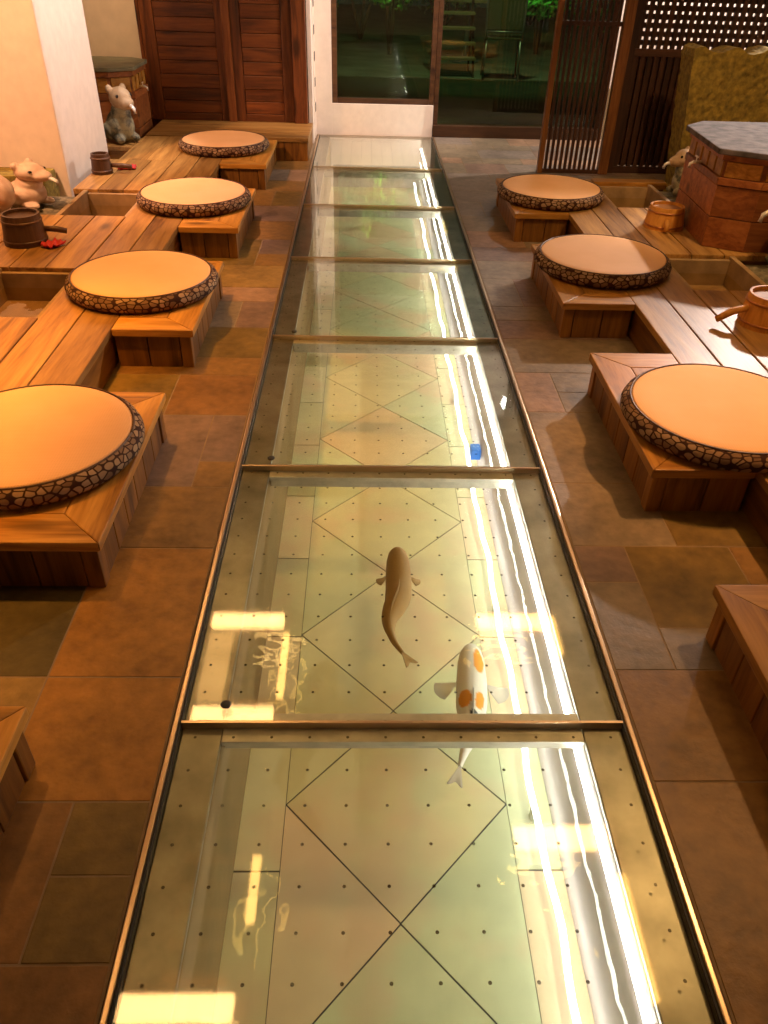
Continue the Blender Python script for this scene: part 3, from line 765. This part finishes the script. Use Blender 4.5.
# ------------------------------------------------------------------ animal fountain figures
def figure(loc, rz, sc, headmat, bodymat, label, zs=1.0):
    t = thing('animal_figure', label, 'statue', loc, rz, group='stone animal spouts at the foot baths'); t.scale = (sc, sc, sc * zs)
    b = MB().ball((0, 0, .105), (.105, .095, .11), 24).ball((.03, 0, .19), (.07, .068, .08), 20).ball((.06, .06, .03), (.06, .032, .03), 16).ball((.06, -.06, .03), (.06, .032, .03), 16)
    b.ball((-.04, .075, .07), (.07, .04, .06), 16).ball((-.04, -.075, .07), (.07, .04, .06), 16).ball((-.12, 0, .05), (.04, .03, .03), 14)
    o = b.build('body', bodymat, t, smooth=True)
    r = o.modifiers.new('blend', 'REMESH'); r.mode = 'VOXEL'; r.voxel_size = .009; r.use_smooth_shade = True
    sm = o.modifiers.new('soften', 'SMOOTH'); sm.iterations = 6
    h = MB().ball((.05, 0, .285), (.082, .075, .072), 24).ball((.115, 0, .262), (.06, .052, .045), 20).ball((.01, .055, .34), (.02, .026, .03), 12).ball((.01, -.055, .34), (.02, .026, .03), 12).ball((.03, 0, .22), (.055, .055, .05), 16)
    o = h.build('head', headmat, t, smooth=True)
    r = o.modifiers.new('blend', 'REMESH'); r.mode = 'VOXEL'; r.voxel_size = .008; r.use_smooth_shade = True
    sm = o.modifiers.new('soften', 'SMOOTH'); sm.iterations = 4
    for s in (-1, 1): MB().ball((.098, s * .052, .305), .011, 12).build('eye', 'eye', t, smooth=True)
    MB().tube([(.15, 0, .25), (.185, 0, .248), (.205, 0, .235), (.212, 0, .205)], [.013, .013, .012, .010], 12).build('spout', 'whitemetal', t, smooth=True)
    return t
figure((-1.99, 6.61, H + .004), -.75, 1.08, 'paleglaze', 'darkglaze', 'pale headed stone animal figure with white spout beside the white wall end')
figure((-2.14, 4.93, .146), -.35, 1.15, 'pinkstone', 'pinkstone', 'pinkish stone animal figure behind the dark bucket, at the left edge', .60)
figure((2.06, 5.50, .146), PI + .1, .80, 'paleglaze', 'darkglaze', 'stone animal figure between the mossy slab and the slate lidded box')
figure((2.16, 4.0, .146), PI - .1, 1.15, 'paleglaze', 'darkglaze', 'stone animal figure cut by the right edge above the amber bucket')
sc_ = MB().box(-3.0, -2.13, 5.215, 5.45, 0, .245, .02)
tag(sc_.build('stone_curb', 'stone'), 'mossy stone curb at the foot of the white wall end on the left', 'curb')
# bundle beside the left figure
def round_stone(loc, r, label):
    m = MB(); bmesh.ops.create_icosphere(m.bm, subdivisions=4, radius=1)
    rr = random.Random(5)
    for v in m.bm.verts:
        n = v.co.normalized(); k = 1 + .06 * math.sin(n.x * 5 + 1) * math.cos(n.y * 4) + .03 * math.sin(n.z * 9 + n.x * 7)
        v.co = Vector((n.x * r[0] * k, n.y * r[1] * k, n.z * r[2] * k))
    m._paint(m.bm.faces, (1, 1, 1, 1))
    o = m.build('boulder', 'pinkstone', loc=loc, smooth=True); tag(o, label, 'stone')
round_stone((-2.235, 4.74, .262), (.10, .08, .11), 'rounded pale stone at the left picture edge beside the pinkish figure')

# ------------------------------------------------------------------ walls, doors, window
RM = dict(xl=-3.3, xr=4.6, y0=-1.5, yb=8.06, zc=3.0)
struct(MB().box(-3.42, -3.3, -1.5, 8.2, -.06, 3.0, 0).build('wall_left', 'wallwarm'))
stub = struct(MB().box(-3.3, -2.06, 5.46, 6.42, 0, 3.0, .012).build('wall_left_end', 'plaster'))
struct(MB().box(4.6, 4.72, -1.5, 8.2, -.06, 3.0, 0).build('wall_right', 'wallwarm'))
struct(MB().box(-3.42, 4.72, -1.62, -1.5, -.06, 3.0, 0).build('wall_front', 'wallwarm'))
struct(MB().box(-3.42, 4.72, -1.62, 8.2, 3.0, 3.1, 0).build('ceiling', 'ceilwood'))
struct(MB().box(-3.3, -1.985, 7.60, 7.75, 0, 3.0, 0).box(-1.985, -.60, 7.60, 7.75, 2.15, 3.0, 0).build('wall_back_left', 'wallwarm'))
# white wall piece with window
wb = MB()
wb.box(-.565, -.41, 8.0, 8.16, -.06, 3.0, .003).box(-.41, .53, 8.0, 8.16, -.06, .265, .003).box(-.41, .53, 8.0, 8.16, 2.2, 3.0, .003)
wb.box(-.60, -.565, 7.60, 8.16, 0, 3.0, .002)
struct(wb.build('wall_back', 'plaster'))
struct(MB().box(2.12, 4.6, 8.0, 8.16, -.06, 3.0, 0).box(.53, 2.12, 8.0, 8.16, 2.2, 3.0, 0).build('wall_back_right', 'plaster'))
w1 = thing('window_1', None, None); w1['kind'] = 'structure'
MB().box(-.41, -.362, 8.02, 8.10, .265, 2.2, .004).build('window_frame', 'frame', w1)
MB().box(-.362, .486, 8.02, 8.10, .265, .31, .004).build('window_frame', 'frame', w1)
MB().box(-.362, .486, 8.02, 8.10, 2.15, 2.2, .004).build('window_frame', 'frame', w1)
MB().box(.486, .53, 8.02, 8.10, .265, 2.2, .004).build('window_frame', 'frame', w1)
MB().box(-.362, .486, 8.055, 8.063, .31, 2.15, 0).build('window_pane', 'winglass', w1)
d2 = thing('door_2', None, None); d2['kind'] = 'structure'
MB().box(.532, 2.12, 7.99, 8.12, 0, .10, .004).build('door_sill', 'frame', d2)
MB().box(.532, .575, 8.02, 8.10, .10, 2.2, .004).build('door_frame', 'frame', d2)
MB().box(2.07, 2.12, 8.02, 8.10, .10, 2.2, .004).build('door_frame', 'frame', d2)
MB().box(.575, 2.07, 8.02, 8.10, 2.13, 2.2, .004).build('door_frame', 'frame', d2)
MB().box(.575, 2.07, 8.055, 8.063, .10, 2.13, 0).build('door_pane', 'winglass', d2)
# carved double door on the step
d1 = thing('door_1', None, None); d1['kind'] = 'structure'
def leaf(x0, x1):
    lf = MB().box(x0, x0 + .11, 7.54, 7.585, H, 2.15, .005).box(x1 - .09, x1, 7.54, 7.585, H, 2.15, .005).build('door_stile', 'doorZ', d1)
    for z0, z1 in ((H, .235), (.43, .53), (1.15, 1.25), (2.05, 2.15)):
        MB().box(x0 + .111, x1 - .091, 7.545, 7.583, z0, z1, .004).build('door_rail', 'doorX', d1)
    m = MB()
    for z0, z1 in ((.235, .43), (.53, 1.15), (1.25, 2.05)):
        k = max(2, round((z1 - z0) / .105)); h_ = (z1 - z0) / k
        for i in range(k): m.box(x0 + .112, x1 - .092, 7.557, 7.58, z0 + i * h_ + .002, z0 + (i + 1) * h_ - .002, .004)
    m.build('door_panel', 'doorX', d1)
leaf(-1.96, -1.262); leaf(-1.255, -.72)
MB().box(-1.292, -1.225, 7.52, 7.54, H, 2.15, .004).build('meeting_strip', 'boxZ', d1)
MB().box(-.718, -.605, 7.50, 7.60, H, 2.2, .005).build('door_post', 'doorZ', d1)
MB().box(-1.985, -1.962, 7.53, 7.60, H, 2.2, .004).build('door_post', 'doorZ', d1)
MB().box(-1.985, -.605, 7.586, 7.60, 0, 2.15, 0).build('door_back', 'doorZ', d1)
tr = thing('trim_1', None, None); tr['kind'] = 'structure'
pg = MB()
for i in range(14): pg.box(-.566, -.552, 7.82, 7.90, .22 + i * .2, .29 + i * .2, .003)
MB().box(-.5645, -.556, 7.80, 7.92, 0.005, 2.99, .002).build('trim_strip', 'plaster', tr)
pg.build('trim_peg', 'black', tr)

# ------------------------------------------------------------------ lattice screens
def slatted(x0, x1, y, label):
    t = thing('slatted_screen', label, 'screen', (x0, y, 0)); W = x1 - x0; top = 2.25
    MB().box(0, .04, -.03, .03, 0, top, .004).build('edge_post', 'post', t)
    MB().box(W - .075, W, -.035, .035, 0, top, .004).build('edge_post', 'post', t)
    n = 11; a0, a1 = .05, W - .085; p = (a1 - a0) / n
    for i in range(n): MB().box(a0 + i * p + p * .12, a0 + i * p + p * .66, -.014, .010, .03, top - .03, .002).build('slat', 'lattice', t)
    for z in (.0, 1.02, top - .03): MB().box(.04, W - .075, -.012, .014, z, z + .03, .002).build('cross_rail', 'latticeX', t)
    MB().box(W - .10, W - .088, -.032, -.016, .26, .62, .004).build('pull_bar', 'whitemetal', t)
slatted(1.295, 1.865, 6.69, 'tall dark screen of upright slats in front of the glass door')
def gridded(x0, x1, y, label):
    t = thing('lattice_screen', label, 'screen', (x0, y, 0)); W = x1 - x0; top = 2.1; zl = .86
    MB().box(0, .05, -.03, .03, 0, top, .004).build('edge_post', 'lattice', t)
    MB().box(W - .05, W, -.03, .03, 0, top, .004).build('edge_post', 'lattice', t)
    for z in (0, zl - .03, top - .05): MB().box(.05, W - .05, -.02, .02, z, z + .05, .003).build('cross_rail', 'latticeX', t)
    n = int((W - .1) / .052); p = (W - .1) / n; m = MB()
    for i in range(n): m.box(.05 + i * p + .004, .05 + i * p + .035, -.012, .012, .05, top - .05, 0)
    m.build('upright_bars', 'lattice', t)
    m = MB(); z = zl + .04
    while z < top - .06:
        m.box(.05, W - .05, .013, .026, z, z + .036, 0); z += .055
    m.build('level_bars', 'latticeX', t)
    MB().box(.05, W - .05, .03, .045, .05, zl - .03, 0).build('lower_board', 'latticeX', t)
gridded(1.875, 3.3, 6.74, 'dark square lattice screen with bright light behind its top')
# mossy stone slab
m = MB(); r = random.Random(11)
nx, nz = 34, 26; X0, X1, Z1 = 2.075, 3.2, .955
vs, fs = [], []
for side, yy in ((0, 5.90), (1, 6.14)):
    for i in range(nx + 1):
        for j in range(nz + 1):
            x = X0 + .09 * (1 - j / nz) + (X1 - X0) * i / nx; z = Z1 * j / nz
            if j == nz: z += .018 * math.sin(i * .9) + r.uniform(-.008, .008)
            e = r.uniform(-.008, .008) + .008 * math.sin(x * 9 + z * 7)
            vs.append((x + (r.uniform(-.004, .004) if i in (0, nx) else 0), yy + (e if side == 0 else -e), z))
def vid(s, i, j): return s * (nx + 1) * (nz + 1) + i * (nz + 1) + j
for i in range(nx):
    for j in range(nz):
        fs.append((vid(0, i, j), vid(0, i + 1, j), vid(0, i + 1, j + 1), vid(0, i, j + 1)))
        fs.append((vid(1, i, j), vid(1, i, j + 1), vid(1, i + 1, j + 1), vid(1, i + 1, j)))
for i in range(nx):
    fs.append((vid(0, i, nz), vid(0, i + 1, nz), vid(1, i + 1, nz), vid(1, i, nz)))
for j in range(nz):
    fs.append((vid(0, 0, j), vid(0, 0, j + 1), vid(1, 0, j + 1), vid(1, 0, j)))
    fs.append((vid(0, nx, j), vid(1, nx, j), vid(1, nx, j + 1), vid(0, nx, j + 1)))
m.raw(vs, fs)
tag(m.build('stone_slab', 'stone', loc=(0, 0, 0)), 'big rough mossy stone slab standing behind the slate lidded box', 'stone slab')

# ------------------------------------------------------------------ night garden beyond the glass
struct(MB().box(-6, 10, 8.2, 11.9, -.1, -.01, 0).build('ground_lawn', 'lawn'))
struct(MB().box(-6, 10, 11.9, 26, -.1, 0, 0).build('ground_patio', 'paving'))
def patio_chair(loc, rz, label):
    t = thing('patio_chair', label, 'chair', loc, rz)
    for x, y in ((-.22, -.2), (.22, -.2), (-.22, .22), (.22, .22)):
        MB().tube([(x * 1.08, y * 1.1, 0), (x, y, .47)], .013, 8).build('leg', 'chairmetal', t, smooth=True)
    MB().box(-.24, .24, -.22, .24, .47, .50, .01).build('seat', 'chairback', t)
    MB().box(-.23, .23, -.235, -.215, .58, 1.02, .01).build('backrest', 'chairback', t)
    MB().tube([(-.235, -.22, .47), (-.24, -.225, .55), (-.25, -.23, 1.03), (-.2, -.235, 1.07), (.2, -.235, 1.07), (.25, -.23, 1.03), (.24, -.225, .55), (.235, -.22, .47)], .014, 8).build('back_frame', 'chairmetal', t, smooth=True)
    MB().tube([(-.24, -.225, .56), (.24, -.225, .56)], .012, 8).build('back_rail', 'chairmetal', t, smooth=True)
patio_chair((1.72, 12.0, 0), -.08, 'patio chair with woven back standing outside the glass door')
t = thing('patio_table', 'round patio table outside behind the glass door, top cut by the frame', 'table', (1.42, 13.7, 0))
MB().lathe([(0, .82), (.42, .82), (.44, .81), (.44, .79), (.42, .785), (0, .785)], 40).build('tabletop', 'tabletop', t)
MB().lathe([(0, .02), (.22, .02), (.22, 0), (0, 0)], 30).build('foot', 'chairmetal', t)
MB().tube([(0, 0, .02), (0, 0, .79)], .03, 12).build('pedestal', 'chairmetal', t, smooth=True)
t = thing('step_rack', 'stepped slatted wooden rack outside, left of the patio chair', 'rack', (.86, 12.0, 0))
for i in range(5):
    MB().box(0, .52, i * .13, i * .13 + .16, .20 + i * .165, .235 + i * .165, .004).build('tread', 'tabletop', t)
for x in (0, .49):
    MB().tube([(x + .015, .02, 0), (x + .015, .68, .90)], .016, 8).build('side_rail', 'stem', t)
    MB().tube([(x + .015, .68, 0), (x + .015, .68, .90)], .014, 8).build('leg', 'stem', t)
def shrub(loc, rx, rz_, n, label, seed, stemh=.3, ls=.07):
    r = random.Random(seed); t = thing('garden_shrub', label, 'shrub', loc, 0)
    vs, fs = [], []
    for i in range(n):
        while True:
            p = Vector((r.uniform(-1, 1), r.uniform(-1, 1), r.uniform(-1, 1)))
            if .35 < p.length < 1: break
        c = Vector((p.x * rx, p.y * rx * .8, stemh + rz_ + p.z * rz_))
        d = Vector((r.gauss(0, 1), r.gauss(0, 1), r.gauss(0, 1))).normalized(); e = d.orthogonal().normalized()
        l = ls * r.uniform(.6, 1.3); k = len(vs)
        vs += [c, c + d * l * .5 + e * l * .22, c + d * l, c + d * l * .5 - e * l * .22]; fs.append((k, k + 1, k + 2, k + 3))
    MB().raw(vs, fs).build('foliage', 'leaf', t)
    m = MB()
    for i in range(5):
        a = i * 1.26; m.tube([(0, 0, 0), (rx * .2 * math.cos(a), rx * .2 * math.sin(a), stemh), (rx * .5 * math.cos(a), rx * .5 * math.sin(a), stemh + rz_)], [.03, .022, .012], 7)
    m.build('stem', 'stem', t)
sh = [((.28, 14.4, 0), .35, .25, 700, 'bright green lit shrub seen through the window top', 1, .62),
      ((2.75, 15.0, 0), .35, .25, 700, 'green lit shrub behind the patio chair', 2, .5),
      ((-1.3, 15.2, 0), .9, .8, 1500, 'dark shrub at the left of the window view', 3, .2),
      ((1.5, 19.2, 0), 1.1, .9, 1500, 'dark shrub behind the patio table', 4, .2),
      ((4.2, 15.8, 0), 1.1, 1.0, 1500, 'dark shrub right of the lit one, seen through the slats', 5, .2),
      ((-.2, 16.6, 0), .95, 1.5, 2600, 'tall lit tree behind the bright shrub, mirrored in the glass floor', 6, .6),
      ((3.6, 20.6, 0), 1.2, 1.0, 1400, 'dark tall shrub at the far garden edge', 8, .3)]
for loc, rx, rz_, n, lab, sd, sh_ in sh: shrub(loc, rx, rz_, n, lab, sd, sh_, .10)

# ------------------------------------------------------------------ ceiling lamps (seen mirrored in the glass floor)
def ceiling_lamp(x0, x1, y0, y1, z, label, far=True, near=True, inner=1, sd=(.25, .2), amb=True):
    """a wooden box lamp with slats; inner = side carrying the bright amber diffuser"""
    t = thing('ceiling_lamp', label, 'ceiling lamp', ((x0 + x1) / 2, (y0 + y1) / 2, z), group='slatted wooden ceiling lamps above the seats')
    w, l = (x1 - x0) / 2, (y1 - y0) / 2
    for i in range(6):
        yy = -l + .24 + i * (2 * l - .48) / 5; MB().box(-w + .21 * (inner > 0) + .12 * (inner < 0), w - .12 * (inner > 0) - .21 * (inner < 0), yy - .025, yy + .025, .02, .05, .003).build('slat', 'seatX', t)
    for s in (-1, 1):
        if (far and s > 0) or (near and s < 0):
            MB().box(-w + .03, w - .08, s * (l - .02), s * (l - .15), .0, .03, .004).build('end_diffuser', 'warmlamp', t)
        MB().box(s * w, s * (w - .022), -l, l, -.01, .09, .004).build('frame', 'doorX', t)
        MB().box(-w + .023, w - .023, s * l, s * (l - .018), -.01, .09, .004).build('frame', 'doorX', t)
    MB().box(inner * (w - .03), inner * (w - .075), -l + sd[0], l - sd[1], .02, .05, .003).build('side_diffuser', 'warmside', t)
    if amb: MB().box(-inner * (w - .03), -inner * (w - .20), -l + .22, l - .2, .02, .05, .003).build('side_diffuser', 'ambside', t)
    MB().box(-w + .023, w - .023, -l + .019, l - .019, .08, .09, 0).build('back_board', 'ceilwood', t)
    for x in (-w + .05, w - .05):
        for yy in (-l + .05, l - .05): MB().tube([(x, yy, .09), (x, yy, 3.0 - z)], .006, 8).build('hanger', 'black', t)
ceiling_lamp(-1.24, -.60, 3.22, 4.27, 2.6, 'slatted wooden ceiling lamp above the second left seat')
ceiling_lamp(-1.28, -.62, 1.48, 2.72, 2.6, 'slatted wooden ceiling lamp above the nearest left seat', far=False, sd=(.5, .38), amb=False)
ceiling_lamp(.74, 1.40, 3.22, 4.27, 2.6, 'slatted wooden ceiling lamp above the middle right seat', near=False, sd=(.65, .02), amb=False)
ceiling_lamp(.76, 1.40, 1.48, 2.52, 2.6, 'slatted wooden ceiling lamp above the nearest right seat', near=False, sd=(.1, .3), amb=False)

# ------------------------------------------------------------------ lights
def light(kind, name, loc, energy, col, rad=.05, aim=None, spot=None, blend=.6, size=None):
    ld = bpy.data.lights.new(name, kind); ld.energy = energy; ld.color = col
    if kind in ('POINT', 'SPOT'): ld.shadow_soft_size = rad
    if spot: ld.spot_size = math.radians(spot); ld.spot_blend = blend
    if size: ld.shape = 'RECTANGLE'; ld.size, ld.size_y = size
    o = bpy.data.objects.new(name, ld); COL.objects.link(o); o.location = loc
    if aim is not None: o.rotation_euler = (Vector(aim) - Vector(loc)).to_track_quat('-Z', 'Y').to_euler()
    return o
W = (1.0, 0.54, 0.40); A = (1.0, 0.40, 0.06)
light('SPOT', 'seat_spot', (-1.3, 2.3, 2.9), 640, A, .06, (-1.15, 2.1, 0), 60)
light('SPOT', 'seat_spot', (-1.4, 3.8, 2.9), 250, A, .06, (-1.25, 3.5, 0), 56)
light('SPOT', 'seat_spot', (-1.35, 5.2, 2.9), 350, W, .06, (-1.2, 4.95, 0), 26)
light('SPOT', 'seat_spot', (1.95, 2.3, 2.88), 110, (1.0, .55, .22), .06, (1.1, 2.0, 0), 66)
light('SPOT', 'seat_spot', (1.95, 2.45, 2.88), 205, (1.0, .44, .14), .06, (1.16, 2.33, .25), 26)
light('SPOT', 'seat_spot', (2.0, 3.2, 2.9), 180, (1.0, .62, .28), .06, (2.2, 5.0, .4), 60)  # added from the front to brighten the stone slab and water box
light('SPOT', 'wall_spot', (-2.7, 3.9, 2.8), 440, (1.0, .49, .24), .06, (-2.6, 5.46, .7), 75)
light('SPOT', 'wall_spot', (-1.0, 5.9, 2.92), 330, (1.0, .80, .72), .05, (-2.06, 5.95, .55), 40)  # added lamp that whitens the channel side of the wall end
light('SPOT', 'wall_spot', (1.3, 6.45, 2.9), 420, (1.0, .78, .68), .05, (-.1, 8, .35), 46)
light('SPOT', 'wall_spot', (-1.9, 6.1, 2.9), 150, (1.0, .66, .38), .05, (-2.32, 7.6, 1.1), 34)  # extra lamp put in to lift the cream wall at back left
light('SPOT', 'door_spot', (-1.3, 5.9, 2.9), 34, (1.0, .58, .22), .06, (-1.35, 7.5, .7), 56)  # added to brighten the wood of the double doors
light('SPOT', 'door_spot', (1.53, 7.8, 2.7), 60, (.92, 1.0, .98), .05, (1.2, 6.6, 0), 80)
light('SPOT', 'annex_lamp', (3.95, 7.35, 2.75), 850, (1.0, .86, .78), .06, (1.2, 4.5, .1), 41, .6)
light('POINT', 'annex_lamp', (3.1, 7.4, 2.3), 300, (1.0, .90, .84), .06)  # separate lamp added so the wall behind the lattice turns bright
light('SPOT', 'garden_spot', (.2, 13.5, 1.5), 90, (.65, 1.0, .35), .05, (.28, 14.4, .95), 42)
light('SPOT', 'garden_spot', (2.6, 14.1, 1.4), 70, (.35, 1.0, .3), .05, (2.75, 15.0, .85), 42)
light('SPOT', 'garden_spot', (.1, 15.0, .1), 7000, (1.0, .90, .10), .05, (.2, 15.95, 2.3), 17)
light('SPOT', 'patio_fill_lamp', (1.2, 10.6, 3.4), 190, (.8, .95, .5), .1, (1.5, 12.9, .2), 90)  # unseen lamp added to light the paving and the chair back

w = bpy.data.worlds.new('night'); S.world = w; w.use_nodes = True
w.node_tree.nodes['Background'].inputs[0].default_value = (.03, .06, .04, 1)
w.node_tree.nodes['Background'].inputs[1].default_value = .25

# ------------------------------------------------------------------ camera
f, pit, yaw, rol, cx = 773.2783, .63790, .03594, .02983, -.1049
cp_, sp_, cy_, sy_ = math.cos(pit), math.sin(pit), math.cos(yaw), math.sin(yaw)
fw = Vector((sy_ * cp_, cy_ * cp_, -sp_)); rt = Vector((cy_, -sy_, 0)); up = rt.cross(fw)
r2 = math.cos(rol) * rt + math.sin(rol) * up; u2 = -math.sin(rol) * rt + math.cos(rol) * up
cam = bpy.data.cameras.new('camera'); co = bpy.data.objects.new('camera', cam); COL.objects.link(co)
mw = Matrix((r2, u2, -fw)).transposed().to_4x4(); mw.translation = Vector((cx, 0, 1.5)); co.matrix_world = mw
cam.sensor_fit = 'VERTICAL'; cam.sensor_height = 24; cam.lens = 24 * f / 1024; cam.clip_start = .05
S.camera = co
vs_ = S.view_settings; vs_.view_transform = 'Standard'; vs_.look = 'None'; vs_.gamma = 1; vs_.use_curve_mapping = False
vs_.exposure = 0.0
cy = S.cycles
cy.use_denoising = True; cy.max_bounces = 10; cy.transparent_max_bounces = 24; cy.glossy_bounces = 5
cy.sample_clamp_indirect = 6; cy.caustics_reflective = False; cy.caustics_refractive = False
